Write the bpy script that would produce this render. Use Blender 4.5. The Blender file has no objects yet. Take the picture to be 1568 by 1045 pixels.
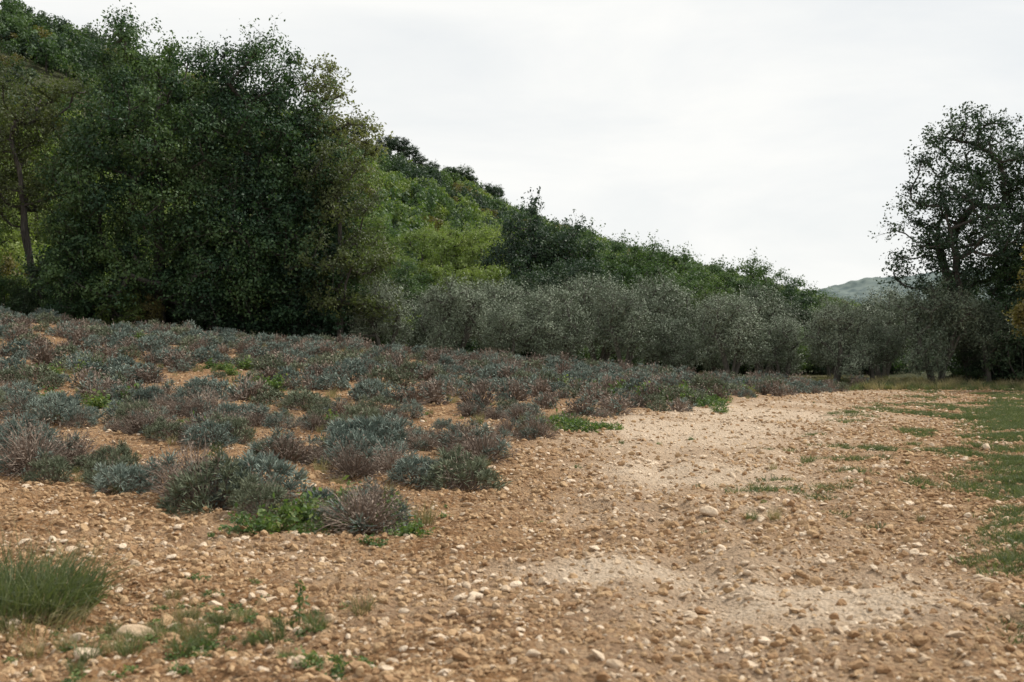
import bpy, bmesh, math
import numpy as np
from mathutils import Vector
R = np.random.default_rng
scene = bpy.context.scene
PI = math.pi

# ------------------------------------------------------------ noise helpers
_tab = R(77).random((8, 256, 256))
def vnoise(x, y, s=0):
    x = np.asarray(x, float) + 1000.37; y = np.asarray(y, float) + 1000.71
    xi = np.floor(x).astype(int); yi = np.floor(y).astype(int)
    fx = x - xi; fy = y - yi
    fx = fx*fx*(3-2*fx); fy = fy*fy*(3-2*fy)
    t = _tab[s % 8]
    a = t[xi & 255, yi & 255]; b = t[(xi+1) & 255, yi & 255]
    c = t[xi & 255, (yi+1) & 255]; d = t[(xi+1) & 255, (yi+1) & 255]
    return (a*(1-fx)+b*fx)*(1-fy) + (c*(1-fx)+d*fx)*fy
def fbm(x, y, s=0, o=4):
    v = 0; a = .5; n = 0
    for i in range(o):
        v = v + a*vnoise(np.asarray(x)*2**i, np.asarray(y)*2**i, s+i); n += a; a *= .55
    return v/n
def sstep(a, b, x):
    t = np.clip((np.asarray(x, float)-a)/(b-a), 0, 1); return t*t*(3-2*t)

# ------------------------------------------------------------ terrain
RIDGE = np.array([(-330,20,60),(-200,60,58),(-130,105,52),(-78,155,44),(-61,178,41.5),(-30,230,35.5),(-16,250,34.0),(-4,270,31.0),
                  (12,292,27),(27,320,26),(54,370,26),(80,405,18),(130,470,5),(170,520,0)], float)
def hill_h(x, y):
    x = np.asarray(x, float); y = np.asarray(y, float)
    best = np.full(x.shape, 1e9); bz = np.zeros(x.shape)
    for a, b in zip(RIDGE[:-1], RIDGE[1:]):
        d = b[:2]-a[:2]; L2 = d@d
        t = np.clip(((x-a[0])*d[0]+(y-a[1])*d[1])/L2, 0, 1)
        dist = np.hypot(x-(a[0]+t*d[0]), y-(a[1]+t*d[1]))
        z = a[2]+t*(b[2]-a[2])
        m = dist < best
        best = np.where(m, dist, best); bz = np.where(m, z, bz)
    t = np.clip(1-best/103., 0, 1)
    return bz*(t**1.25)
def field_h(x, y):
    q = 10.5-np.asarray(x, float)
    lin = np.where(q > 0, q, 0)
    lin = np.sqrt(lin**2+1.0)-1.0
    lin = np.minimum(lin, 45)
    f = 0.088*lin*sstep(6, 39, y)
    drop = 1-0.75*sstep(39, 46, y)*sstep(-9, -3, x)
    return f*drop
def track_x(y): return np.interp(y, [3, 5, 8, 12, 17, 24, 36], [1.5, 1.6, 1.9, 2.3, 3.2, 5.8, 10.5])
def micro(x, y):
    x = np.asarray(x, float); y = np.asarray(y, float)
    near = np.exp(-np.clip(y-6, 0, None)/30.)
    m = (fbm(x/.9, y/.9, 1, 3)-.5)*.13 + (fbm(x/.2, y/.2, 3, 3)-.5)*.12
    m += (fbm(x/4., y/4., 5, 2)-.5)*.18
    c = x*.30+y*.954+.9*fbm(x/2.2, y/2.2, 6, 2)
    m += np.sin(c*2*PI/.85)*.028*sstep(.35, .6, fbm(x/3, y/3, 2, 2))
    wv = (fbm(y/3, y/5, 4, 2)-.5)*.6
    for off in (-.85, .85):                       # soft wheel ruts of the farm track
        d = (x-track_x(y)-off-wv)
        m += (-.055*np.exp(-(d/.24)**2)+.022*np.exp(-((np.abs(d)-.40)/.16)**2))*sstep(3.5, 6, y)*sstep(36, 30, y)
    return m*np.clip(near, .15, 1)
def H(x, y):
    return field_h(x, y)+hill_h(x, y)+micro(x, y)

# lavender rows geometry (world metres)
U = np.array([.78, -.625]); N = np.array([.625, .78])
CB = [5, 6.74, 9.9, 14.8, 21.9, 32, 45]; UB = [-6.2, -6.6, -8.3, -10.6, -12.0, -14.0, -16.5]
def lav_end(c): return np.interp(c, CB, UB)
def lav_mask(x, y):
    c = x*N[0]+y*N[1]; u = x*U[0]+y*U[1]
    return sstep(0.6, -0.8, u-lav_end(c))*sstep(5.8, 7.0, c)*sstep(42, 40, y)

def gline(x, y):   # left edge of the grass verge on the right
    return np.interp(y, [4, 8.2, 12, 17, 23, 30, 38], [2.1, 3.6, 5.1, 7.2, 9.2, 12.5, 16.5])

# ------------------------------------------------------------ mesh builder
def mesh_quads(name, V, F, mats, midx=None, tint=None, smooth=False):
    me = bpy.data.meshes.new(name)
    nv, nf = len(V), len(F)
    me.vertices.add(nv); me.vertices.foreach_set("co", np.ascontiguousarray(V, dtype=np.float32).ravel())
    me.loops.add(nf*4); me.loops.foreach_set("vertex_index", np.ascontiguousarray(F, dtype=np.int32).ravel())
    me.polygons.add(nf); me.polygons.foreach_set("loop_start", np.arange(0, nf*4, 4, dtype=np.int32))
    if midx is not None: me.polygons.foreach_set("material_index", np.asarray(midx, dtype=np.int32))
    me.polygons.foreach_set("use_smooth", np.full(nf, smooth, dtype=bool))
    for m in mats: me.materials.append(m)
    if tint is not None:
        a = me.attributes.new("tint", 'FLOAT', 'POINT'); a.data.foreach_set("value", np.asarray(tint, dtype=np.float32))
    me.update(calc_edges=True)
    return me
def link(name, me, loc=(0,0,0), rot=(0,0,0), scl=(1,1,1)):
    o = bpy.data.objects.new(name, me); scene.collection.objects.link(o)
    o.location = loc; o.rotation_euler = rot; o.scale = scl
    return o
class Acc:
    def __init__(s): s.V=[]; s.F=[]; s.M=[]; s.T=[]; s.n=0
    def add(s, V, F, m, t):
        s.V.append(V); s.F.append(F+s.n); s.M.append(np.full(len(F), m)); s.T.append(t); s.n += len(V)
    def mesh(s, name, mats):
        return mesh_quads(name, np.concatenate(s.V), np.concatenate(s.F), mats, np.concatenate(s.M), np.concatenate(s.T))
def unit(a): return a/np.maximum(np.linalg.norm(a, axis=-1, keepdims=True), 1e-9)
def leaf_quads(C, L, asp, rng, tint, up=.5, dirs=None, outn=None, on=1.6):
    n = len(C)
    nr = rng.normal(size=(n,3))*.75+np.array([0,0,up])
    if outn is not None: nr = nr+outn*on
    nr = unit(nr)
    a = rng.normal(size=(n,3)) if dirs is None else dirs+rng.normal(size=(n,3))*.35
    a = unit(a-nr*np.sum(a*nr, 1, keepdims=True)); b = np.cross(nr, a)
    L = (np.broadcast_to(L, (n,))*rng.uniform(.6, 1.3, n))[:, None]
    V = np.stack([C-a*L*.5, C+b*L*asp*.5-a*L*.05, C+a*L*.5-nr*L*.12, C-b*L*asp*.5-a*L*.05], 1).reshape(-1, 3)
    F = np.arange(4*n).reshape(n, 4)
    return V, F, np.repeat(tint, 4)
def blades(P, D, L, w, rng, tint, bend=.3):
    n = len(P); D = unit(D); L = np.broadcast_to(L, (n,))[:, None]; w = np.broadcast_to(w, (n,))[:, None]
    s = unit(np.cross(D, rng.normal(size=(n,3))))
    bd = rng.normal(size=(n,3))*bend*.5; bd[:, 2] -= bend*.6
    p1 = P+D*L*.5; p2 = P+(D+bd)*L
    V = np.stack([P-s*w*.5, P+s*w*.5, p1+s*w*.45, p1-s*w*.45, p2+s*w*.08, p2-s*w*.08], 1).reshape(-1, 3)
    i = np.arange(n)[:, None]*6
    F = np.concatenate([i+np.array([[0,1,2,3]]), i+np.array([[3,2,4,5]])], 0)
    return V, F, np.repeat(tint, 6)
def tubes(A, B, ra, rb, k=5):
    n = len(A); d = unit(B-A)
    ref = np.where(np.abs(d[:, 2:3]) > .9, np.array([[1.,0,0]]), np.array([[0,0,1.]]))
    s = unit(np.cross(d, ref)); t = np.cross(d, s)
    an = np.arange(k)/k*2*PI
    ring = s[:, None]*np.cos(an)[None, :, None]+t[:, None]*np.sin(an)[None, :, None]
    V = np.concatenate([A[:, None]+ring*ra[:, None, None], B[:, None]+ring*rb[:, None, None]], 1).reshape(-1, 3)
    base = np.arange(n)[:, None, None]*2*k
    j = np.arange(k); q = np.stack([j, (j+1) % k, (j+1) % k+k, j+k], 1)[None]
    F = (base+q).reshape(-1, 4)
    return V, F

# ------------------------------------------------------------ materials
def nodes_of(name):
    m = bpy.data.materials.new(name); m.use_nodes = True
    nt = m.node_tree; nt.nodes.clear()
    out = nt.nodes.new("ShaderNodeOutputMaterial")
    return m, nt, out
def ramp(nt, stops, fac):
    r = nt.nodes.new("ShaderNodeValToRGB"); e = r.color_ramp.elements
    e[0].position = stops[0][0]; e[0].color = (*stops[0][1], 1)
    e[1].position = stops[-1][0]; e[1].color = (*stops[-1][1], 1)
    for p, c in stops[1:-1]:
        x = e.new(p); x.color = (*c, 1)
    nt.links.new(fac, r.inputs[0]); return r.outputs[0]
def math_n(nt, op, a, b=None, clamp=False):
    n = nt.nodes.new("ShaderNodeMath"); n.operation = op; n.use_clamp = clamp
    for i, v in enumerate((a, b)):
        if v is None: continue
        if isinstance(v, (int, float)): n.inputs[i].default_value = v
        else: nt.links.new(v, n.inputs[i])
    return n.outputs[0]
def mixc(nt, f, a, b, mode='MIX'):
    n = nt.nodes.new("ShaderNodeMix"); n.data_type = 'RGBA'; n.blend_type = mode
    for i, v in ((0, f), (6, a), (7, b)):
        if isinstance(v, (int, float)): n.inputs[i].default_value = v
        elif isinstance(v, tuple): n.inputs[i].default_value = (*v, 1)
        else: nt.links.new(v, n.inputs[i])
    return n.outputs[2]
def attr(nt, name):
    a = nt.nodes.new("ShaderNodeAttribute"); a.attribute_name = name; return a.outputs['Fac']
def leaf_mat(name, stops, trans=.35, rough=.55, objvar=.4):
    m, nt, out = nodes_of(name)
    t = attr(nt, "tint")
    oi = nt.nodes.new("ShaderNodeObjectInfo")
    f = math_n(nt, 'ADD', math_n(nt, 'MULTIPLY', t, 1-objvar), math_n(nt, 'MULTIPLY', oi.outputs['Random'], objvar))
    col = ramp(nt, stops, f)
    p = nt.nodes.new("ShaderNodeBsdfPrincipled"); nt.links.new(col, p.inputs['Base Color'])
    p.inputs['Roughness'].default_value = rough; p.inputs['Specular IOR Level'].default_value = .3
    if trans <= 0:
        nt.links.new(p.outputs[0], out.inputs[0]); return m
    tr = nt.nodes.new("ShaderNodeBsdfTranslucent")
    tc = mixc(nt, 1.0, col, (1.5, 1.7, .75), 'MULTIPLY')
    nt.links.new(tc, tr.inputs[0])
    mx = nt.nodes.new("ShaderNodeMixShader"); mx.inputs[0].default_value = trans
    nt.links.new(p.outputs[0], mx.inputs[1]); nt.links.new(tr.outputs[0], mx.inputs[2])
    nt.links.new(mx.outputs[0], out.inputs[0]); return m
def bark_mat(name, a, b):
    m, nt, out = nodes_of(name)
    n = nt.nodes.new("ShaderNodeTexNoise"); n.inputs['Scale'].default_value = 6; n.inputs['Detail'].default_value = 6
    tc = nt.nodes.new("ShaderNodeTexCoord"); mp = nt.nodes.new("ShaderNodeMapping"); mp.inputs['Scale'].default_value = (3, 3, .6)
    nt.links.new(tc.outputs['Object'], mp.inputs[0]); nt.links.new(mp.outputs[0], n.inputs[0])
    p = nt.nodes.new("ShaderNodeBsdfPrincipled"); p.inputs['Roughness'].default_value = .9
    nt.links.new(ramp(nt, [(.3, a), (.7, b)], n.outputs[0]), p.inputs['Base Color'])
    bp = nt.nodes.new("ShaderNodeBump"); bp.inputs['Strength'].default_value = .6; nt.links.new(n.outputs[0], bp.inputs['Height'])
    nt.links.new(bp.outputs[0], p.inputs['Normal']); nt.links.new(p.outputs[0], out.inputs[0]); return m

M_oak = leaf_mat("oak_leaves", [(0, (.012,.032,.020)), (.45, (.032,.072,.033)), (1, (.105,.165,.055))], .22, .55, .2)
M_poplar = leaf_mat("poplar_leaves", [(0, (.075,.090,.045)), (.5, (.15,.16,.08)), (1, (.28,.27,.15))], .35)
M_ash = leaf_mat("ash_leaves", [(0, (.040,.056,.026)), (.5, (.080,.100,.040)), (1, (.17,.185,.07))], .3)
M_ylw = leaf_mat("sunny_leaves", [(0, (.06,.10,.030)), (.5, (.14,.19,.055)), (1, (.24,.28,.09))], .3)
M_mid = leaf_mat("woodland_leaves", [(0, (.028,.058,.028)), (.5, (.068,.115,.046)), (1, (.14,.195,.07))], .25)
M_dark = leaf_mat("dark_leaves", [(0, (.014,.030,.021)), (.5, (.032,.060,.033)), (1, (.075,.11,.05))], .2)
M_olive = leaf_mat("olive_leaves", [(0, (.055,.075,.047)), (.5, (.15,.185,.122)), (1, (.30,.34,.25))], 0, .5, .45)
M_rust = leaf_mat("rusty_leaves", [(0, (.07,.065,.025)), (.5, (.13,.115,.04)), (1, (.22,.18,.06))], .3)
M_lav = leaf_mat("lavender_leaves", [(0, (.045,.066,.053)), (.5, (.13,.168,.142)), (1, (.29,.34,.285))], 0, .75, .25)  # wide ramp: dark end paints in shadow beneath the bushes, light end the tips
M_lavg = leaf_mat("lavender_green_leaves", [(0, (.045,.060,.034)), (.5, (.12,.142,.088)), (1, (.24,.26,.17))], 0, .75, .25)
M_dry = leaf_mat("dry_stalks", [(0, (.080,.060,.048)), (.5, (.205,.158,.125)), (.85, (.38,.30,.245)), (1, (.54,.46,.36))], 0, .8, .35)
M_weed = leaf_mat("weed_leaves", [(0, (.04,.075,.025)), (.6, (.10,.155,.05)), (1, (.24,.27,.10))], .3)
M_grass = leaf_mat("grass_blades", [(0, (.05,.070,.034)), (.6, (.10,.125,.055)), (.9, (.17,.18,.085)), (1, (.28,.25,.14))], .25, .6)
M_straw = leaf_mat("straw_blades", [(0, (.12,.11,.06)), (.6, (.24,.205,.11)), (1, (.40,.33,.20))], .2, .7)
M_bark = bark_mat("tree_bark", (.022,.02,.018), (.085,.076,.064))
M_obark = bark_mat("olive_bark", (.045,.04,.035), (.13,.12,.10))

# ------------------------------------------------------------ instancer
def instancer(name, P, rot, scl, pid, protos):
    col = bpy.data.collections.new(name+"_parts")
    for i, me in enumerate(protos):
        o = bpy.data.objects.new("%s_part_%02d" % (name, i), me); col.objects.link(o)
    me = bpy.data.meshes.new(name); n = len(P)
    me.vertices.add(n); me.vertices.foreach_set("co", np.asarray(P, dtype=np.float32).ravel())
    a = me.attributes.new("rot", 'FLOAT_VECTOR', 'POINT'); a.data.foreach_set("vector", np.asarray(rot, dtype=np.float32).ravel())
    a = me.attributes.new("scl", 'FLOAT_VECTOR', 'POINT'); a.data.foreach_set("vector", np.asarray(scl, dtype=np.float32).ravel())
    a = me.attributes.new("pid", 'INT', 'POINT'); a.data.foreach_set("value", np.asarray(pid, dtype=np.int32))
    o = link(name, me)
    g = bpy.data.node_groups.new(name+"_scatter", 'GeometryNodeTree')
    g.interface.new_socket("Geometry", in_out='INPUT', socket_type='NodeSocketGeometry')
    g.interface.new_socket("Geometry", in_out='OUTPUT', socket_type='NodeSocketGeometry')
    gi = g.nodes.new("NodeGroupInput"); go = g.nodes.new("NodeGroupOutput")
    ip = g.nodes.new("GeometryNodeInstanceOnPoints"); ci = g.nodes.new("GeometryNodeCollectionInfo")
    ci.inputs['Collection'].default_value = col; ci.inputs['Separate Children'].default_value = True; ci.inputs['Reset Children'].default_value = True
    def na(nm, ty):
        x = g.nodes.new("GeometryNodeInputNamedAttribute"); x.data_type = ty; x.inputs[0].default_value = nm; return x.outputs[0]
    L = g.links.new
    L(gi.outputs[0], ip.inputs['Points']); L(ci.outputs[0], ip.inputs['Instance'])
    ip.inputs['Pick Instance'].default_value = True
    L(na("pid", 'INT'), ip.inputs['Instance Index']); L(na("rot", 'FLOAT_VECTOR'), ip.inputs['Rotation']); L(na("scl", 'FLOAT_VECTOR'), ip.inputs['Scale'])
    L(ip.outputs[0], go.inputs[0])
    md = o.modifiers.new("scatter", 'NODES'); md.node_group = g
    return o

# ------------------------------------------------------------ trees
def tree_mesh(name, seed, lobes, n_att, clump_r, n_leaf, L, asp=.6, trunk_r=.2, trunk_top=5., bare=1.0,
              mats=None, stems=1, spread=.0, flat=.7, shell=.3, lean=(0,0), jit=.14, loose=.3, on=1.6, sep=.8):
    """trunk + limbs grown towards scattered branch ends; every branch end carries a leafy lump plus loose sprays"""
    rng = R(seed); nodes = []; par = []
    nodes.append(np.array([0,0,-.3])); par.append(-1)
    for s in range(stems):
        ang = rng.uniform(0, 2*PI) if stems > 1 else 0
        dx, dy = (math.cos(ang+s*2*PI/stems)*spread, math.sin(ang+s*2*PI/stems)*spread) if stems > 1 else lean
        prev = 0; k = max(3, int(trunk_top/.5)); w = np.zeros(2)
        for i in range(1, k+1):
            t = i/k; w = w+rng.normal(size=2)*.07
            nodes.append(np.array([dx*t**.8+w[0]*t, dy*t**.8+w[1]*t, trunk_top*t])); par.append(prev); prev = len(nodes)-1
    vol = np.array([l[3]*l[4]*l[5] for l in lobes]); vol = vol**.75; vol /= vol.sum()
    # dart throwing so that lumps keep apart
    lb0 = np.array(lobes); att = []
    for tr in range(n_att*12):
        l = lb0[rng.choice(len(lobes), p=vol)]
        p = l[:3]+unit(rng.normal(size=3))*rng.random()**shell*l[3:6]
        if p[2] < .25: continue
        if att and np.min(np.linalg.norm(np.array(att)-p, axis=1)) < clump_r*sep: continue
        att.append(p)
        if len(att) >= n_att: break
    att = np.array(att)
    tn = np.array(nodes)
    key = np.min(np.linalg.norm(att[:, None]-tn[None], axis=2), 1); att = att[np.argsort(key)]
    ends = []
    for p in att:
        nd = np.array(nodes); dd = np.linalg.norm(nd-p, axis=1)+1.1*np.maximum(0, nd[:, 2]-p[2]+.1)
        dd[nd[:, 2] < bare] += 3.
        j = int(np.argmin(dd)); q = nodes[j]; dist = np.linalg.norm(p-q); k = max(1, int(math.ceil(dist/.6))); prev = j
        for i in range(1, k+1):
            t = i/k; x = q+(p-q)*t
            if i < k:
                x = x+rng.normal(size=3)*jit*min(dist, 1.5)*.5; x[2] -= math.sin(t*PI)*dist*.06
            nodes.append(x); par.append(prev); prev = len(nodes)-1
        ends.append(prev)
    nd = np.array(nodes); par = np.array(par); w = np.zeros(len(nd)); w[ends] = 1.
    for i in range(len(nd)-1, 0, -1): w[par[i]] += w[i]
    w = np.maximum(w, .6); rad = (w/w[0])**.44*trunk_r; rad = np.maximum(rad, .008)
    rad[0] *= 1.35
    i = np.arange(1, len(nd))
    acc = Acc()
    V, F = tubes(nd[par[i]], nd[i], np.minimum(rad[par[i]], rad[i]*1.6), rad[i], 6)
    acc.add(V, F, 0, np.full(len(V), .5))
    na_ = len(att); ct = rng.random(na_); cr = clump_r*rng.uniform(.65, 1.25, na_)
    # leafy lumps
    n1 = int(n_leaf*(1-loose)); sh = np.array([1,1,flat])
    d = unit(rng.normal(size=(na_, n1, 3))+np.array([0,0,.25])); lump = 1+.2*rng.normal(size=(na_, n1, 1))
    r = rng.random((na_, n1, 1))**.45*lump
    C = (att[:, None]+d*r*cr[:, None, None]*sh).reshape(-1, 3)
    T = np.clip(np.repeat(ct, n1)*.7+rng.random(len(C))*.3, 0, 1)
    V, F, T = leaf_quads(C, L, asp, rng, T, .35, None, d.reshape(-1, 3), on); acc.add(V, F, 1, T)
    # loose sprays with twigs
    sub = 6; m = max(1, int(n_leaf*loose)//sub)
    c = np.repeat(att, sub, 0)+unit(rng.normal(size=(na_*sub, 3))+np.array([0,0,.3]))*np.repeat(cr, sub)[:, None]*rng.uniform(.8,1.45,(na_*sub,1))
    V, F = tubes(np.repeat(att, sub, 0), c, np.full(len(c), .010), np.full(len(c), .005), 3); acc.add(V, F, 0, np.full(len(V), .5))
    C = np.repeat(c, m, 0)+rng.normal(size=(len(c)*m, 3))*clump_r*.2
    T = np.clip(np.repeat(np.repeat(ct, sub), m)*.7+rng.random(len(C))*.3, 0, 1)
    V, F, T = leaf_quads(C, L, asp, rng, T, .5); acc.add(V, F, 1, T)
    return acc.mesh(name, mats)

def put_tree(name, me, x, y, s=1., rz=0., sz=None):
    z = float(H(np.array([x]), np.array([y]))[0])
    return link(name, me, (x, y, z-.05), (0, 0, rz), (s, s, sz or s))

G = lambda x, y: float(H(np.array([float(x)]), np.array([float(y)]))[0])

# Left big oaks
t = tree_mesh("oak_a", 1, [(0,0,3.4,3.0,2.8,2.8),(-.6,0,7.2,2.6,2.5,2.4),(1.2,.3,9.0,1.5,1.6,1.5),(1.6,-.3,6.0,1.9,1.9,2.0),(-2.0,-.4,5,1.8,1.9,1.9),(-.9,0,9.8,1.6,1.5,1.2),(2.0,-.5,2.2,1.9,1.8,1.8),(-2.2,-.5,2,1.8,1.8,1.7)],
              200, .74, 400, .125, trunk_r=.26, trunk_top=8.5, bare=1.0, mats=[M_bark, M_oak], sep=.9, loose=.22)
put_tree("oak_tree", t, -13.2, 42.5, 1.0, 0, 1.05)
t = tree_mesh("oak_b", 2, [(0,0,3.0,2.5,2.6,2.9),(.2,0,6.7,2.1,2.2,2.4),(.7,.3,9.3,1.3,1.3,1.4),(-.9,0,8.9,1.3,1.4,1.5),(1.4,-.3,4.9,1.5,1.6,1.9),(1.2,-.6,2,1.8,1.7,1.7)],
              160, .70, 370, .12, trunk_r=.22, trunk_top=8.5, bare=1.0, mats=[M_bark, M_oak], sep=.9, loose=.22)
put_tree("oak_tree", t, -10.2, 43.2, 1.0, 0, 1.06)
t = tree_mesh("oak_c", 3, [(0,0,3.0,2.2,2.2,2.5),(.2,0,6.0,1.8,1.8,2.1),(-.4,.3,8.0,1.3,1.3,1.5),(1.0,0,4.2,1.5,1.6,1.7),(1.2,-.4,2.1,1.6,1.5,1.7)],
              120, .64, 340, .12, trunk_r=.18, trunk_top=7, bare=1.2, mats=[M_bark, M_oak], sep=.9, loose=.25)
put_tree("oak_tree", t, -8.1, 42.6, 1.0, 0, 1.03)
t = tree_mesh("poplar_a", 4, [(0,0,5.6,1.2,1.3,2.4),(.1,0,8.0,1.1,1.1,1.8),(.9,0,7.2,.9,1.0,1.3),(-.2,0,9.3,.7,.7,1.0)],
              85, .46, 140, .11, asp=.7, trunk_r=.14, trunk_top=9.2, bare=1.8, mats=[M_bark, M_poplar], jit=.2, loose=.45)
put_tree("poplar_tree", t, -7.2, 44.0, 1.1, 0, 1.09)
t = tree_mesh("ash_a", 5, [(0,0,3.0,1.5,1.5,2.1),(.3,0,4.9,1.1,1.1,1.4),(1.0,-.2,2.4,1.0,1.1,1.5),(-.5,0,5.8,.9,.9,1.0)],
              60, .48, 230, .11, trunk_r=.12, trunk_top=5.5, bare=.8, mats=[M_bark, M_ash], jit=.2, loose=.4)
put_tree("ash_tree", t, -6.3, 41.8, 1.05, 0, 1.12)
# far left lighter trees with visible trunks
t = tree_mesh("oak_d", 6, [(0,0,6.6,2.1,2.1,2.4),(-.6,0,8.4,1.4,1.5,1.4),(1.3,0,5.2,1.3,1.4,1.6),(-1.7,0,5.0,1.4,1.5,1.7),(.9,0,8.3,1.1,1.2,1.3)],
              85, .6, 230, .125, trunk_r=.2, trunk_top=7, bare=2.2, mats=[M_bark, M_ash], stems=3, spread=1.5, loose=.4, sep=.95)
put_tree("ash_tree", t, -18.0, 43.8, .97)
put_tree("ash_tree", t, -21.8, 45.5, 1.04, 2.1)
put_tree("ash_tree", t, -25.5, 44.5, 1.0, 4.1)
t2 = tree_mesh("oak_e", 7, [(0,0,3.0,2.3,2.2,2.4),(.4,0,5.6,1.8,1.8,1.9),(-.8,0,7.0,1.2,1.3,1.1)],
              90, .65, 300, .125, trunk_r=.18, trunk_top=5, bare=1., mats=[M_bark, M_oak], sep=.9)
put_tree("oak_tree", t2, -16.0, 41.3, .50, .5)
put_tree("oak_tree", t2, -19.8, 42.0, .42, 3.5)
# right tall tree
t = tree_mesh("oak_r", 8, [(0,0,5.4,2.3,2.2,2.2),(-.6,0,7.9,1.6,1.6,1.5),(1.1,.2,8.3,1.5,1.5,1.5),(-1.6,0,6.1,1.3,1.3,1.7),(-1.9,-.2,4.2,1.2,1.2,1.2),(1.7,0,6.3,1.4,1.4,1.6),(.3,0,9.3,.9,.9,.8),(.8,-.3,3.0,2.3,1.8,1.6)],
              140, .52, 210, .115, trunk_r=.22, trunk_top=5.5, bare=1.6, mats=[M_bark, M_dark], stems=3, spread=1.3, jit=.22, loose=.4, sep=.9)
put_tree("oak_tree", t, 17.3, 42.5, 1.04)
put_tree("oak_tree", t, 20.6, 42.4, .97, 2.4)
put_tree("oak_tree", t2, 18.6, 42.6, .62, .5)
put_tree("oak_tree", t2, 20.6, 40.6, .62, 2.5)
put_tree("oak_tree", t2, 22.9, 41.0, .80, .5)
t = tree_mesh("maple", 9, [(0,0,3.0,1.2,1.2,1.5),(.2,0,4.4,.9,.9,1.0),(-.4,0,2.4,.9,.9,.9)], 45, .42, 220, .11, trunk_r=.1, trunk_top=4,
              bare=1., mats=[M_bark, M_rust])
put_tree("maple_tree", t, 17.6, 36.8, .98)

# olives
ol = []
for k in range(5):
    rg = R(40+k)
    lob = [(rg.normal()*.1, rg.normal()*.1, rg.uniform(1.7,1.95), 1.0, 1.0, .95)]
    for a in range(5):
        an = a*2*PI/5+rg.uniform(-.5, .5); rr = rg.uniform(.5, .9)
        lob.append((math.cos(an)*rr, math.sin(an)*rr, rg.uniform(.9, 2.3), rg.uniform(.4,.6), rg.uniform(.4,.6), rg.uniform(.4, .7)))
    ol.append(tree_mesh("olive_%d" % k, 50+k, lob, 56, .38, 340, .085, asp=.32, trunk_r=.13, trunk_top=1.5, bare=.4,
              mats=[M_obark, M_olive], stems=4, spread=.6, shell=.35, flat=.9, jit=.2, loose=.22, on=1.8, sep=1.0))
rg = R(5)
front = [(-4.7,42.5,2.9),(-2.2,43.5,3.4),(-.2,42.2,2.4),(1.8,43.3,3.5),(4.1,42.2,3.3),(6.3,43.4,2.6),(8.0,41.8,3.3),(10.2,43.1,2.5),(11.9,42.0,3.1),(13.7,43.0,2.5),(15.5,41.6,3.6),(17.4,41.4,3.0)]
back = [(-3.4,49,3.5),(-.8,49.5,4.1),(1.6,50.4,3.8),(3.7,49.6,4.4),(6.4,50.3,4.2),(9.0,49.7,3.4),(11.1,50.2,4.0),(14.0,50.1,3.0),(16.1,49.5,3.9)]
for i, (x, y, h) in enumerate(front+back):
    s = h/2.9; put_tree("olive_tree", ol[(i*2+i//5) % 5], x, y, s*rg.uniform(.86, 1.04), rg.uniform(0, 6.28), s)

# ------------------------------------------------------------ woodland belt + undergrowth
wt = []
for k, m in enumerate([M_ylw, M_ylw, M_mid, M_mid, M_dark, M_dark]):
    rg = R(70+k)
    lob = [(0,0,4.4,2.5,2.5,3.1),(rg.normal()*.6,rg.normal()*.6,7.6,1.6,1.6,1.5)]
    for a in range(5):
        an = a*2*PI/5+rg.uniform(-.5, .5); lob.append((math.cos(an)*1.8, math.sin(an)*1.8, rg.uniform(2.6, 6.6), 1.3, 1.3, 1.6))
    wt.append(tree_mesh("wood_%d" % k, 80+k, lob, 80, .78, 200, .19, trunk_r=.2, trunk_top=6.5, bare=1.2, mats=[M_bark, m], loose=.2, sep=.95))
shr = []
for k, m in enumerate([M_ylw, M_mid, M_dark, M_rust]):
    shr.append(tree_mesh("shrub_%d" % k, 90+k, [(0,0,.9,1.0,1.0,.9),(.5,.2,1.5,.6,.6,.6),(-.5,0,1.2,.6,.6,.7)], 36, .32, 130, .10, trunk_r=.05, trunk_top=1., bare=.0, mats=[M_bark, m], stems=4, spread=.5))
WT = [(-10,90,10.7,0),(-7.4,92,11.1,1),(-4.3,90,11.3,0),(-2,88,11.0,1),(.3,86,10.6,0),(1.2,80,11.9,4),(3.4,79,10.4,5),(5.0,82,9.7,3),(8,90,9.9,2),(10.6,90,9.5,3),(13.2,91,8.9,2),
      (15.8,90,8.0,2),(18.4,90,8.3,3),(20.5,91,7.7,2),(22.5,90,6.9,3),(24.2,90,5.6,2),(27,92,4.6,3),(31,95,4.6,2),(36,97,5.0,3),(41,100,5.0,2),(6.4,95,9.8,2),(12,100,9.8,3),(17,104,9.3,2),
      (-13,84,10.0,1),(-17,80,10.5,0),(-21,76,11.0,1),(-25,74,12,0),(-30,72,13,1),(-15.5,62,8.8,0),(-19,60,9.2,1),(-23,62,9.6,0),(-12,60,7.5,2),(-27,58,10.5,0),(-32,60,12,3),
      (-8.6,72,8.0,0),(-6.2,68,6.6,3),(-3.8,70,7.0,0),(-1.6,68,6.4,1),(.8,70,6.9,4),(3.1,68,6.8,5),(5.4,70,6.7,4),(7.8,69,6.5,2),(10.2,70,6.0,3),(12.6,69,5.6,2),(15,70,5.4,3),(17.4,70,5.1,4),(19.8,71,4.4,3),(22.3,70,4.0,5),
      (26,70,4.4,4),(30,68,5.2,2),(24,62,5.8,5),(-6,100,12.5,0),(-1,104,13,1),(4,106,11.5,0),(9,110,11.0,1),(14,114,10.0,3),(20,118,9.0,2),(-12,100,13,1),(-18,98,14.5,0)]
P=[];Rt=[];S=[];I=[]
rg = R(11)
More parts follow.
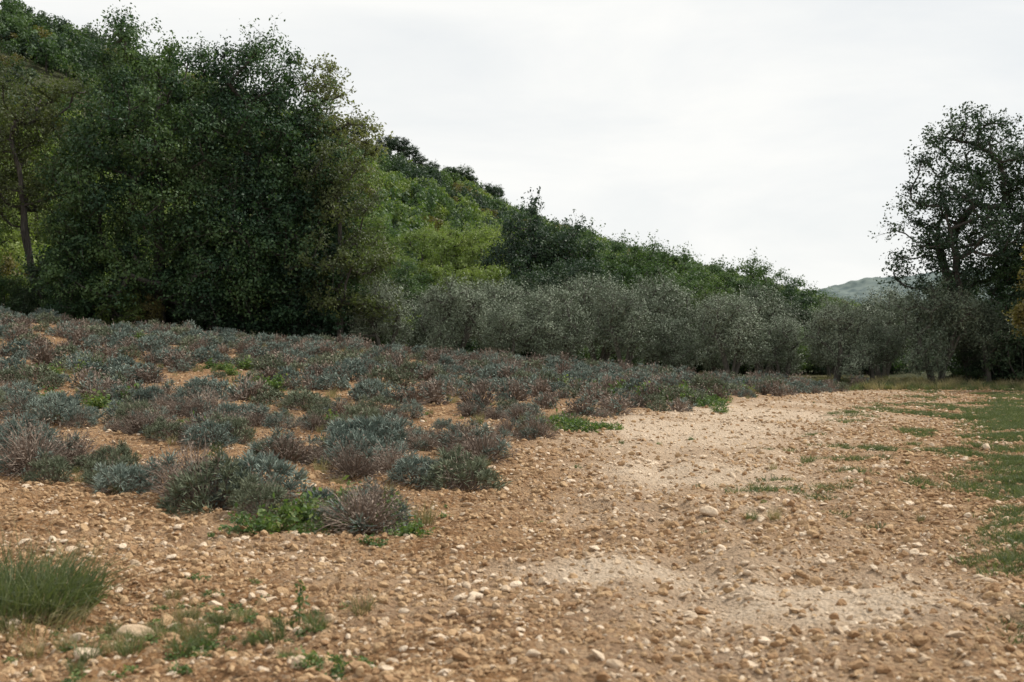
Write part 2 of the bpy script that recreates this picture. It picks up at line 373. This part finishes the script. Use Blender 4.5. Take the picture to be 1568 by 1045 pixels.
for x, y, zt, k in WT:
    g = G(x, y); h = max(zt-g, 3.2); s = h/9.2; sw = min(max(s, .62), 1.0)*rg.uniform(.88, 1.12)
    P.append((x, y, g-.1)); Rt.append((0, 0, rg.uniform(0, 6.28))); S.append((sw, sw, s)); I.append(k)
instancer("woodland", P, Rt, S, I, wt)
P=[];Rt=[];S=[];I=[]
for i in range(235):
    if i < 90: x = rg.uniform(-27, -4.8); y = rg.uniform(41.5, 50)
    elif i < 155: x = rg.uniform(17.2, 25); y = rg.uniform(40.5, 46)
    else: x = rg.uniform(-6, 20); y = rg.uniform(53, 59)
    P.append((x, y, G(x, y)-.05)); s = rg.uniform(.6, 1.25); Rt.append((0, 0, rg.uniform(0, 6.28))); S.append((s, s, s*rg.uniform(.7, 1.1)))
    I.append(rg.choice(4, p=[.16, .27, .48, .09]) if i < 90 else (rg.choice([1, 2], p=[.2, .8]) if i < 155 else rg.choice([1, 2])))
instancer("undergrowth", P, Rt, S, I, shr)

# hillside scrub and ridge pines
hp = []
for k, m in enumerate([M_dark, M_mid, M_ylw, M_rust]):
    rr = R(120+k); acc = Acc(); n = 620
    c = rr.normal(size=(16, 3))*np.array([.85,.85,.55])+np.array([0,0,1.5])
    ct = rr.random(16); j = rr.integers(0, 16, n); d = unit(rr.normal(size=(n,3))+np.array([0,0,.3]))
    C = c[j]+d*rr.random((n,1))**.4*.62; C[:, 2] = np.abs(C[:, 2])
    V, F, T = leaf_quads(C, .30, .75, rr, np.clip(ct[j]*.5+rr.random(n)*.5, 0, 1), .3, None, d); acc.add(V, F, 1, T)
    V, F = tubes(np.array([[0,0,-.5]]), np.array([[0,0,1.8]]), np.array([.12]), np.array([.05])); acc.add(V, F, 0, np.full(len(V), .5))
    hp.append(acc.mesh("scrub_%d" % k, [M_bark, m]))
for k in range(2):
    hp.append(tree_mesh("pine_%d" % k, 150+k, [(0,0,4.4,1.9,1.9,.8),(1.1,0,3.5,1.2,1.2,.6),(-1.1,.3,3.8,1.2,1.2,.6),(.2,0,5.1,1.1,1.1,.5)], 42, .55, 130, .22, asp=.45, trunk_r=.14, trunk_top=4.4, bare=1.8, mats=[M_bark, M_dark], flat=.55, loose=.35))
rg = R(21); n = 13500
seg = rg.random(n)*(len(RIDGE)-1.001); si = seg.astype(int); ft = seg-si
A = RIDGE[si]; B = RIDGE[si+1]; px = A[:, 0]+(B[:, 0]-A[:, 0])*ft; py = A[:, 1]+(B[:, 1]-A[:, 1])*ft
off = rg.uniform(-18, 100, n)
dd = unit((B-A)[:, :2]); nx, ny = dd[:, 1], -dd[:, 0]
px = px+nx*off; py = py+ny*off
ok = (py > 64) & (hill_h(px, py) > 1.0) & (np.abs(px) < py*.62+15) & (fbm(px/8, py/8, 2, 3) < .66)
px, py = px[ok], py[ok]; n = len(px)
tn = fbm(px/22, py/22, 4, 3)+rg.normal(size=n)*.10
low = sstep(26, 8, hill_h(px, py))*.10
k = np.where(tn+low < .47, 0, np.where(tn+low < .60, 1, 2)); k = np.where(rg.random(n) < .05, 3, k)
s = rg.uniform(.5, 1.4, n)
P = np.stack([px, py, H(px, py)-.2], 1)
pp = [(-31,228,1.0),(-26,236,1.1),(-24,239,1.25),(-22,242,1.1),(-20,246,.95),(-17.5,249,.85),(-14,254,.95),(-11,257,1.2),(-9.6,259,1.0),(-6.0,265,1.1),(-4.2,268,1.25),(-2.6,270,.8),(12,292,.7),(-36,220,.9),(27,322,.7)]
PP = np.array([(a, b, G(a, b)-.1) for a, b, c in pp])
P = np.concatenate([P, PP]); k = np.concatenate([k, [4+(i % 2) for i in range(len(pp))]])
S = np.concatenate([np.stack([s, s, s*rg.uniform(.8, 1.2, n)], 1), np.array([(c, c, c) for a, b, c in pp])])
Rt = np.zeros_like(P); Rt[:, 2] = rg.uniform(0, 6.28, len(P))
instancer("hillside_scrub", P, Rt, S, k, hp)

# ------------------------------------------------------------ ground sheet
def ax(lo, hi, n, a, c):
    u = np.linspace(math.asinh((lo-c)/a), math.asinh((hi-c)/a), n); return c+a*np.sinh(u)
gx = ax(-2600, 2600, 820, 2.2, 0); gy = ax(-400, 4200, 820, 2.4, 6.5)
X, Y = np.meshgrid(gx, gy); X = X.ravel(); Y = Y.ravel(); Z = H(X, Y)
nx_, ny_ = len(gx), len(gy)
ii = (np.arange(ny_-1)[:, None]*nx_+np.arange(nx_-1)[None]).ravel()
F = np.stack([ii, ii+1, ii+nx_+1, ii+nx_], 1)
def blob(x, y, cx, cy, rx, ry, th=0):
    c, s = math.cos(th), math.sin(th); dx, dy = x-cx, y-cy
    return np.exp(-(((dx*c+dy*s)/rx)**2+((-dx*s+dy*c)/ry)**2))
def pale_f(x, y):
    cx = track_x(y)
    tr = np.exp(-((x-cx)/np.interp(y, [5, 12, 36], [1.1, 1.5, 3.2]))**2)*sstep(4.5, 7, y)
    p = tr*.45+blob(x,y,2.3,18.5,1.6,3.6,-.18)*.85+blob(x,y,.75,7.9,.75,.5)*1.15+blob(x,y,1.75,6.9,.75,.5)*1.2+blob(x,y,4.6,22,1.6,3,-.3)*.75+blob(x,y,1.7,13.5,.9,1.0)*.5
    p = p*(.15+1.5*fbm(x/.8,y/.8,6,3))*1.1+sstep(.5,.72,fbm(x/1.7,y/1.7,2,4))*.22
    return np.clip(p*(1-.7*lav_mask(x,y)), 0, 1)
def grass_f(x, y):
    dx = x-gline(x, y)
    lim = 1-.75*sstep(25, 29, y)
    g = sstep(-.5, np.interp(y, [5, 12, 25], [.5, 1.0, 1.4]), dx)*sstep(.33,.58,fbm(x/.9,y/.9,3,4))*lim
    g = g+sstep(37, 39.5, y)*.9+.25*sstep(.52,.7,fbm(x/.9,y/.9,7,3))*sstep(9,15,y)*sstep(-3.5,-1.5,dx)
    return np.clip(g, 0, 1)
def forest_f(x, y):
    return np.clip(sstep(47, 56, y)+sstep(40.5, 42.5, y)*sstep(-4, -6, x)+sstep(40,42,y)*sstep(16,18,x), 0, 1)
me = mesh_quads("ground", np.stack([X, Y, Z], 1), F, [], None, None, True)
for nm, fn in (("pale", pale_f), ("grass", grass_f), ("forest", forest_f)):
    a = me.attributes.new(nm, 'FLOAT', 'POINT'); a.data.foreach_set("value", np.asarray(fn(X, Y), dtype=np.float32))
m, nt, out = nodes_of("stony_soil")
tc = nt.nodes.new("ShaderNodeTexCoord")
def noise(sc, det=5, rough=.6):
    n = nt.nodes.new("ShaderNodeTexNoise"); n.inputs['Scale'].default_value = sc; n.inputs['Detail'].default_value = det; n.inputs['Roughness'].default_value = rough
    nt.links.new(tc.outputs['Object'], n.inputs[0]); return n.outputs[0]
def voro(sc):
    v = nt.nodes.new("ShaderNodeTexVoronoi"); v.inputs['Scale'].default_value = sc
    nt.links.new(tc.outputs['Object'], v.inputs[0]); return v
n1 = noise(1.3); n2 = noise(14, 6, .7); n3 = noise(60, 4, .7); v1 = voro(34); v2 = voro(13)
soil = ramp(nt, [(.3, (.205,.110,.050)), (.5, (.33,.196,.098)), (.7, (.43,.28,.155))], n1)
soil = mixc(nt, 1., soil, ramp(nt, [(.3, (.48,.43,.40)), (.65, (1.15,1.12,1.08))], n2), 'MULTIPLY')
pale = mixc(nt, n2, (.50,.375,.26), (.74,.61,.47))
c = mixc(nt, attr(nt, "pale"), soil, pale)
sp = nt.nodes.new("ShaderNodeSeparateColor"); nt.links.new(v1.outputs['Color'], sp.inputs[0])
c = mixc(nt, math_n(nt, 'MULTIPLY', math_n(nt, 'GREATER_THAN', sp.outputs[0], .7), .45), c, (.52,.38,.25))
c = mixc(nt, 1., c, ramp(nt, [(.25, (.78,.75,.72)), (.7, (1.15,1.15,1.15))], n3), 'MULTIPLY')
gr = ramp(nt, [(.35, (.055,.078,.028)), (.65, (.15,.155,.065))], n2)
c = mixc(nt, math_n(nt, 'MULTIPLY', attr(nt, "grass"), .75), c, gr)
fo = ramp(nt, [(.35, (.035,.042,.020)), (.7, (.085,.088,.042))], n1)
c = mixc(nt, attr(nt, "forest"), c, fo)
p = nt.nodes.new("ShaderNodeBsdfPrincipled"); p.inputs['Roughness'].default_value = .95; p.inputs['Specular IOR Level'].default_value = .15
nt.links.new(c, p.inputs['Base Color'])
hgt = math_n(nt, 'ADD', math_n(nt, 'ADD', math_n(nt, 'MULTIPLY', n2, 1.4), math_n(nt, 'MULTIPLY', n3, .5)),
             math_n(nt, 'ADD', math_n(nt, 'MULTIPLY', v1.outputs['Distance'], -.7), math_n(nt, 'MULTIPLY', v2.outputs['Distance'], -.8)))
bp = nt.nodes.new("ShaderNodeBump"); bp.inputs['Strength'].default_value = 1.; bp.inputs['Distance'].default_value = .05
nt.links.new(hgt, bp.inputs['Height']); nt.links.new(bp.outputs[0], p.inputs['Normal']); nt.links.new(p.outputs[0], out.inputs[0])
me.materials.append(m); link("ground", me)

# ------------------------------------------------------------ stones
def rock_mat(name, a, b):
    m, nt, out = nodes_of(name)
    oi = nt.nodes.new("ShaderNodeObjectInfo"); tc = nt.nodes.new("ShaderNodeTexCoord")
    n = nt.nodes.new("ShaderNodeTexNoise"); n.inputs['Scale'].default_value = 2.5; n.inputs['Detail'].default_value = 6; nt.links.new(tc.outputs['Object'], n.inputs[0])
    f = math_n(nt, 'ADD', math_n(nt, 'MULTIPLY', n.outputs[0], .45), math_n(nt, 'MULTIPLY', oi.outputs['Random'], .6))
    p = nt.nodes.new("ShaderNodeBsdfPrincipled"); p.inputs['Roughness'].default_value = .9; p.inputs['Specular IOR Level'].default_value = .2
    nt.links.new(ramp(nt, [(.15, a), (.85, b)], f), p.inputs['Base Color'])
    bp = nt.nodes.new("ShaderNodeBump"); bp.inputs['Strength'].default_value = .4; bp.inputs['Distance'].default_value = .1; nt.links.new(n.outputs[0], bp.inputs['Height'])
    nt.links.new(bp.outputs[0], p.inputs['Normal']); nt.links.new(p.outputs[0], out.inputs[0]); return m
M_clod = rock_mat("soil_clod", (.27,.155,.078), (.48,.33,.19))
M_stone = rock_mat("limestone", (.42,.30,.19), (.70,.57,.43))
def rock(name, seed, mat, sub=2, flat=.6):
    rr = R(seed); bm = bmesh.new(); bmesh.ops.create_icosphere(bm, subdivisions=sub, radius=1.)
    ps = unit(rr.normal(size=(7, 3))); ds = rr.uniform(.5, .85, 7); sc = np.array([rr.uniform(.9,1.4), rr.uniform(.6,.9), flat*rr.uniform(.85,1.2)])
    for v in bm.verts:
        c = np.array(v.co)
        for q, d in zip(ps, ds):
            e = c@q-d
            if e > 0: c = c-q*e*.9
        c = c*(1+rr.normal()*(.06 if sub < 3 else .012))*sc
        v.co = Vector(c)
    me = bpy.data.meshes.new(name); bm.to_mesh(me); bm.free(); me.materials.append(mat)
    me.polygons.foreach_set("use_smooth", np.full(len(me.polygons), sub > 2, dtype=bool)); return me
rocks = [rock("clod_%d" % i, 200+i, M_clod, 2, .7) for i in range(5)]+[rock("pebble_%d" % i, 210+i, M_stone, 2, .55) for i in range(4)]
rg = R(31); PX=[];PY=[];SZ=[]
for y0, y1, den, mn in ((3.2,6,900,.0140),(6,9,720,.0155),(9,14,430,.0185),(14,22,220,.023),(22,40,70,.029)):
    xm = .5*y1+1.; n = int((y1-y0)*2*xm*den)
    x = rg.uniform(-xm, xm, n); y = rg.uniform(y0, y1, n)
    s = mn*np.exp(rg.normal(size=n)*.5)
    keep = rg.random(n) < (.12+1.3*fbm(x/.5, y/.5, 1, 3))*(1-.7*pale_f(x, y))*(1-.85*grass_f(x, y))*(1-.6*lav_mask(x, y))
    PX.append(x[keep]); PY.append(y[keep]); SZ.append(s[keep])
x = np.concatenate(PX); y = np.concatenate(PY); s = np.minimum(np.concatenate(SZ), .05); n = len(x)
P = np.stack([x, y, H(x, y)+s*.1], 1)
Rt = np.stack([rg.normal(size=n)*.35, rg.normal(size=n)*.35, rg.uniform(0, 6.28, n)], 1)
S = np.stack([s, s*rg.uniform(.8,1.1,n), s*rg.uniform(.8,1.2,n)], 1)
k = np.where(rg.random(n) < .82-.6*pale_f(x, y), rg.integers(0, 5, n), rg.integers(5, 9, n))
instancer("gravel", P, Rt, S, k, rocks)
big = [rock("stone_a", 301, M_stone, 4, .62), rock("stone_b", 302, M_stone, 4, .6)]
for i, (x, y, s) in enumerate([(-2.08,6.25,.10),(-2.15,5.75,.075),(-2.3,6.05,.05),(-1.52,7.15,.045),(1.72,9.95,.085),(-.22,7.05,.045),(-.10,6.9,.035),(2.3,5.9,.045),
                               (6.8,16.3,.09),(1.35,6.1,.035)]):
    o = link("stone", big[i % 2], (x, y, G(x, y)+s*.25), (.1, .05, i*1.3), (s, s, s))

# ------------------------------------------------------------ lavender
def lav_mesh(name, seed, kind, lod=1):
    # kind 0 blue-green leafy, 1 mixed, 2 dry flower stalks, 3 green-grey ; a plant = many small shoot tufts on woody stems
    rr = R(seed); acc = Acc(); LM = 2 if kind == 3 else 0; q_ = 1./lod; wf = lod**.75
    nt_ = {0:46, 1:24, 2:7, 3:36}[kind]
    d = rr.normal(size=(nt_*10,3)); d[:, 2] = np.abs(d[:, 2])*1.0+.12; d = unit(d)
    keep = [d[0]]
    for q in d[1:]:
        if min(np.linalg.norm(np.array(keep)-q, axis=1)) > .23: keep.append(q)
        if len(keep) >= nt_: break
    d = np.array(keep); nt_ = len(d); rad = rr.uniform(.27, .40, nt_); c = d*rad[:, None]*np.array([.95,.95,1.0])
    V, F = tubes(d*np.array([.08,.08,0]), c, np.full(nt_, .006), np.full(nt_, .004), 3); acc.add(V, F, 1, np.full(len(V), .1))
    m = int(66*q_); ct = rr.random(nt_); e = unit(rr.normal(size=(nt_, m, 3))*.9+d[:, None]*.7+np.array([0,0,.35]))
    fr = rr.uniform(0,1,(nt_,m,1))
    C = (c[:, None]+e*fr*.075-d[:, None]*.05).reshape(-1, 3)
    V, F, T = blades(C, (e+rr.normal(size=e.shape)*.25+np.array([0,0,.2])).reshape(-1, 3), rr.uniform(.03,.062,nt_*m)*(1 if lod == 1 else 1.2), .0085*wf, rr, np.clip(np.repeat(ct, m)*.35+fr.ravel()*.35+rr.random(nt_*m)*.35, 0, 1), .12); acc.add(V, F, LM, T)  # pale tips; darker inner blades put the bush's shadow into the tint
    ns = int({0:36, 1:240, 2:620, 3:80}[kind]*q_)
    ng = max(3, ns//14); gd = rr.normal(size=(ng,3)); gd[:, 2] = np.abs(gd[:, 2])+.25; gd = unit(gd)
    j = rr.integers(0, ng, ns); dd = unit(gd[j]+rr.normal(size=(ns,3))*.3); root = dd*rr.uniform(.03,.24,(ns,1)); root[:, 2] = np.abs(root[:, 2])
    Ls = rr.uniform(.10,.28,ns)
    V, F, T = blades(root, dd+np.array([0,0,.2]), Ls, .006*wf, rr, np.clip(rr.random(ng)[j]*.5+rr.random(ns)*.5, 0, 1), .3); acc.add(V, F, 1, T)
    tips = root+unit(dd+np.array([0,0,.2]))*Ls[:, None]*.9
    V, F, T = leaf_quads(tips, .03*wf, .45, rr, rr.random(ns)*.6, 0, dd); acc.add(V, F, 1, T)
    nb = int(150*q_); an = rr.uniform(0, 2*PI, nb)   # low dry skirt
    rt = np.stack([np.cos(an)*.12, np.sin(an)*.12, np.full(nb, .02)], 1); q = np.stack([np.cos(an), np.sin(an), rr.uniform(-.05,.6,nb)], 1)
    V, F, T = blades(rt, q, rr.uniform(.12,.30,nb), .007*wf, rr, rr.random(nb), .2); acc.add(V, F, 1, T)
    return acc.mesh(name, [M_lav, M_dry, M_lavg])
kinds = [0,0,1,1,2,2,2,3,3]
lav = [lav_mesh("lav_%d" % i, 400+i, k) for i, k in enumerate(kinds)]+[lav_mesh("lavfar_%d" % i, 400+i, k, 3) for i, k in enumerate(kinds)]
rg = R(51); P=[];Rt=[];S=[];I=[]; gaps=[]
c = 6.9
while c < 46:
    e = float(lav_end(c))
    t = rg.uniform(0, .3)
    while t < 62:
        for side in (-.23, .23):
            u = e-t+rg.normal()*.12; cc = c+side+rg.normal()*.10+.12*math.sin(t*.9+c)
            x, y = u*U[0]+cc*N[0], u*U[1]+cc*N[1]
            if y > 40.3+rg.normal()*.2 or x < -30 or abs(x) > .62*y+4: continue
            gp = float(fbm(np.array([x/1.6+50]), np.array([y/1.6]), 2, 3)[0])
            if rg.random() < .10+(.2 if t < .8 else 0)+.42*float(sstep(.52,.68,gp)): gaps.append((x, y)); continue
            v = float(fbm(np.array([x/1.1]), np.array([y/1.1]), 5, 2)[0])+rg.normal()*.16
            if y < 11.5: v = v*.9+.08
            k = rg.integers(0, 2) if v < .36 else (rg.integers(2, 4) if v < .46 else (rg.integers(4, 7) if v < .67 else rg.integers(7, 9)))
            s = rg.uniform(.70, 1.2)
            if y < 16: s *= 1.16
            if rg.random() < .15: s *= .6
            if y > 20: k += 9
            P.append((x, y, G(x, y)-.03)); Rt.append((rg.normal()*.1, rg.normal()*.1, rg.uniform(0, 6.28))); S.append((s, s, s*rg.uniform(.8,1.2))); I.append(k)
        t += rg.uniform(.46, .70)
    c += 1.95 if c > 9 else 2.5
for x, y, s in ((-1.75,14.6,1.4),(-2.05,14.7,1.3)):
    P.append((x, y, G(x, y))); Rt.append((0,0,x)); S.append((s,s,s)); I.append(0)
instancer("lavender_rows", P, Rt, S, I, lav)

# ------------------------------------------------------------ weeds and grass
def weed_mesh(name, seed, h, r, n, L, mat):
    rr = R(seed); acc = Acc()
    d = rr.normal(size=(n//6, 3)); d[:, 2] = np.abs(d[:, 2])+.2; d = unit(d)*np.array([r, r, h]); d *= rr.uniform(.4, 1., (n//6, 1))
    V, F = tubes(d*np.array([.1,.1,0]), d, np.full(len(d), .004), np.full(len(d), .002), 3); acc.add(V, F, 0, np.full(len(V), .5))
    C = np.repeat(d, 6, 0)*rr.uniform(.6,1.1,(len(d)*6,1))+rr.normal(size=(len(d)*6, 3))*.02; C[:, 2] = np.maximum(C[:, 2], .01)
    V, F, T = leaf_quads(C, L, .62, rr, rr.random(len(C)), .9); acc.add(V, F, 0, T)
    return acc.mesh(name, [mat])
def grass_mesh(name, seed, n, h, w, mat, r=.06, sp=.5):
    rr = R(seed); acc = Acc(); an = rr.uniform(0, 2*PI, n); q = rr.random(n)**.5*r
    rt = np.stack([np.cos(an)*q, np.sin(an)*q, np.full(n, -.01)], 1)
    dd = np.stack([np.cos(an)*sp*rr.random(n), np.sin(an)*sp*rr.random(n), np.ones(n)], 1)+rr.normal(size=(n,3))*.15
    V, F, T = blades(rt, dd, rr.uniform(.5,1,n)*h, w, rr, rr.random(n), .35); acc.add(V, F, 0, T); return acc.mesh(name, [mat])
wd = [weed_mesh("w0", 1, .28, .3, 300, .06, M_weed), weed_mesh("w1", 2, .2, .35, 260, .05, M_weed), weed_mesh("w2", 3, .09, .14, 90, .035, M_weed), weed_mesh("w3", 4, .06, .1, 60, .03, M_weed),
      grass_mesh("w4", 5, 110, .26, .005, M_grass, .08), grass_mesh("w5", 6, 90, .3, .005, M_straw, .08)]
P=[];Rt=[];S=[];I=[]
def add(x, y, k, s, sz=1.):
    P.append((x, y, G(x, y)-.005)); Rt.append((0, 0, rg.uniform(0, 6.28))); S.append((s, s, s*sz)); I.append(k)
for x, y in gaps:
    q = rg.random()
    if q < .3: add(x, y, rg.integers(4, 6), rg.uniform(.6,1.0))
    elif q < .40: add(x, y, rg.integers(0, 2), rg.uniform(.6,1.2))
for cx, cy, r, n, k in ((-7.0,19.5,.7,12,0),(-6.2,26,.9,9,0),(.9,18.0,.5,11,1),(3.3,25,1.0,16,0),(3.9,24,.9,14,1),(2.0,27,1.0,8,0),(-1.6,10.0,.3,4,1),(-2.0,9.6,.25,3,1),(-.9,9.4,.3,3,2),
                        (-5.0,23,.5,5,0),(-9,24,.8,6,0),(4.6,26.5,.8,8,1),(6.5,32,1.2,9,1),(-1.2,10.2,.4,4,0),(-4.5,16.5,.3,3,1),(7.5,36,1.2,9,0)):
    for i in range(n): add(cx+rg.normal()*r*.6, cy+rg.normal()*r*.6, k if rg.random() < .8 else 1, rg.uniform(.6,1.2))
for i in range(110):     # low weeds bottom-left
    x = rg.normal(-1.85, .42); y = rg.normal(6.3, .5)
    if y < 4: continue
    add(x, y, rg.choice([2,3,3,5,4]), rg.uniform(.35,.85), .8)
for i in range(9): add(rg.normal(-.95,.12), rg.normal(5.65,.12), 2, rg.uniform(.4,.8))
for i in range(90):
    y = rg.uniform(9, 34); x = rg.uniform(-.3*y, .45*y)
    if lav_mask(x, y) > .5: continue
    add(x, y, rg.choice([2,3,4,5], p=[.15,.35,.25,.25]), rg.uniform(.25,.6))
for i in range(520):    # between lavender rows
    y = rg.uniform(9, 38); x = rg.uniform(-.5*y, .1*y)
    if lav_mask(x, y) > .5: add(x, y, rg.choice([2,3,4,5], p=[.1,.1,.35,.45]), rg.uniform(.4,.8))
instancer("weeds", P, Rt, S, I, wd)

gt = [grass_mesh("g0", 11, 60, .10, .005, M_grass, .10, 1.2), grass_mesh("g1", 12, 50, .07, .006, M_grass, .12, 1.5), grass_mesh("g2", 13, 70, .36, .009, M_grass, .12), grass_mesh("g3", 14, 70, .42, .009, M_straw, .12)]
P=[];Rt=[];S=[];I=[]
ng = 90000
ys = 5+33*rg.random(ng)**.8; xs = gline(0, ys)+rg.uniform(-4, 1, ng)+rg.random(ng)*np.clip(.5*ys+1.5-gline(0, ys), 1, 9)
kp = (rg.random(ng) < grass_f(xs, ys)) & (ys < 37.5) & (xs < .48*ys+1.5)
for x, y in zip(xs[kp][:18000], ys[kp][:18000]): 
    P.append((x, y, 0)); S.append((rg.uniform(.6,1.3),)*3); I.append(rg.integers(0, 2))
for i in range(2600):
    x = rg.uniform(-5, 27); y = rg.uniform(37.2, 45)
    if lav_mask(x, y) > .4: continue
    P.append((x, y, 0)); s = rg.uniform(.35,1.0)*(1 if x > 3 else .8); S.append((s*1.3,s*1.3,s)); I.append(rg.choice([2,3], p=[.55,.45]))
P = np.array(P); P[:, 2] = H(P[:, 0], P[:, 1]); Rt = np.zeros_like(P); Rt[:, 2] = rg.uniform(0, 6.28, len(P))
instancer("grass", P, Rt, S, I, gt)

# tall grass clump, lower left, and the lone upright weed
cl = grass_mesh("grass_clump", 21, 2200, .42, .006, M_grass, .48, 1.0)
link("grass_clump", cl, (-3.05, 6.75, G(-3.05, 6.75)), (0,0,0), (1.1,1,1.12))
cl2 = grass_mesh("grass_clump_dry", 22, 420, .20, .005, M_straw, .35, 1.2)
link("grass_clump", cl2, (-2.75, 6.35, G(-2.75, 6.35)))
rr = R(8); acc = Acc(); zz = np.linspace(0, .27, 8); st = np.stack([np.sin(zz*6)*.01, zz*0, zz], 1)
V, F_ = tubes(st[:-1], st[1:], np.full(7, .004), np.full(7, .0035)); acc.add(V, F_, 0, np.full(len(V), .3))
C = np.repeat(st[2:], 9, 0)+rr.normal(size=(54,3))*np.array([.02,.02,.012]); V, F_, T = leaf_quads(C, .05, .35, rr, rr.random(54)*.8, .3); acc.add(V, F_, 0, T)
link("mullein_weed", acc.mesh("mullein_weed", [M_weed]), (-1.22, 6.5, G(-1.22, 6.5)))

# ------------------------------------------------------------ distant hill
gx = np.linspace(150, 1500, 400); gy = np.linspace(1150, 1900, 160); X, Y = np.meshgrid(gx, gy); X = X.ravel(); Y = Y.ravel()
prof = np.interp(X, [150,330,400,450,510,650,800,1100,1500], [0,48,72,86,93,106,112,90,60])
Z = prof*np.clip(1-np.abs(Y-1500)/330., 0, 1)**.8+(fbm(X/9, Y/9, 1, 2)-.5)*5+(fbm(X/60, Y/60, 3, 3)-.5)*10-6
ii = (np.arange(159)[:, None]*400+np.arange(399)[None]).ravel()
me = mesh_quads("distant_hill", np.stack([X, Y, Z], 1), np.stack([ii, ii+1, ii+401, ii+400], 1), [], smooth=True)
m, nt, out = nodes_of("haze_tinted_forest"); tc = nt.nodes.new("ShaderNodeTexCoord")
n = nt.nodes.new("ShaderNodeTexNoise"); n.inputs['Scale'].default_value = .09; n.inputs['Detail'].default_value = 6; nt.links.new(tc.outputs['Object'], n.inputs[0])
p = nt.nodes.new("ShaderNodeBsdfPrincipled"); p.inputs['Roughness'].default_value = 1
nt.links.new(ramp(nt, [(.35, (.06,.09,.09)), (.65, (.135,.17,.155))], n.outputs[0]), p.inputs['Base Color']); nt.links.new(p.outputs[0], out.inputs[0])  # pale bluish aerial haze is put into the forest's base colour
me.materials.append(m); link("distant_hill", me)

# ------------------------------------------------------------ light, sky
EL, AZ = math.radians(50), math.radians(66)      # sun high, from the right and a little ahead
sd = Vector((math.sin(AZ)*math.cos(EL), math.cos(AZ)*math.cos(EL), math.sin(EL)))
sun = bpy.data.lights.new("sun", 'SUN'); sun.energy = 4.2; sun.angle = math.radians(2.0); sun.color = (1, .95, .86)
so = bpy.data.objects.new("sun", sun); scene.collection.objects.link(so); so.rotation_euler = sd.to_track_quat('Z', 'Y').to_euler(); so.location = (20, 30, 40)
w = bpy.data.worlds.new("World"); scene.world = w; w.use_nodes = True; nt = w.node_tree; nt.nodes.clear()
out = nt.nodes.new("ShaderNodeOutputWorld"); bg = nt.nodes.new("ShaderNodeBackground"); bg.inputs[1].default_value = .1
sky = nt.nodes.new("ShaderNodeTexSky"); sky.sky_type = 'NISHITA'; sky.sun_disc = False; sky.sun_elevation = EL; sky.sun_rotation = AZ
tc = nt.nodes.new("ShaderNodeTexCoord")
mp = nt.nodes.new("ShaderNodeMapping"); mp.inputs['Scale'].default_value = (1.3, 1.3, 4.5); mp.inputs['Rotation'].default_value = (.2, .15, 0); nt.links.new(tc.outputs['Generated'], mp.inputs[0])
n = nt.nodes.new("ShaderNodeTexNoise"); n.inputs['Scale'].default_value = 1.9; n.inputs['Detail'].default_value = 9; n.inputs['Roughness'].default_value = .55; n.inputs['Distortion'].default_value = .4; nt.links.new(mp.outputs[0], n.inputs[0])
cover = ramp(nt, [(.30, (.88,)*3), (.6, (.985,)*3)], n.outputs[0])
cl_ = ramp(nt, [(.34, (9.0,9.2,9.2)), (.62, (10.0,10.0,9.75))], n.outputs[0])
colr = mixc(nt, cover, sky.outputs[0], cl_)
nt.links.new(colr, bg.inputs[0]); nt.links.new(bg.outputs[0], out.inputs[0])

# ------------------------------------------------------------ camera
cam = bpy.data.cameras.new("camera"); co = bpy.data.objects.new("camera", cam); scene.collection.objects.link(co); scene.camera = co
cam.lens = 40; cam.sensor_width = 36; cam.clip_end = 12000; cam.clip_start = .1
co.location = (0, 0, 1.6); co.rotation_euler = (math.radians(90), 0, 0)
cam.dof.use_dof = True; cam.dof.focus_distance = 20; cam.dof.aperture_fstop = 2.8
scene.view_settings.view_transform = 'Standard'; scene.view_settings.look = 'None'; scene.view_settings.exposure = 0
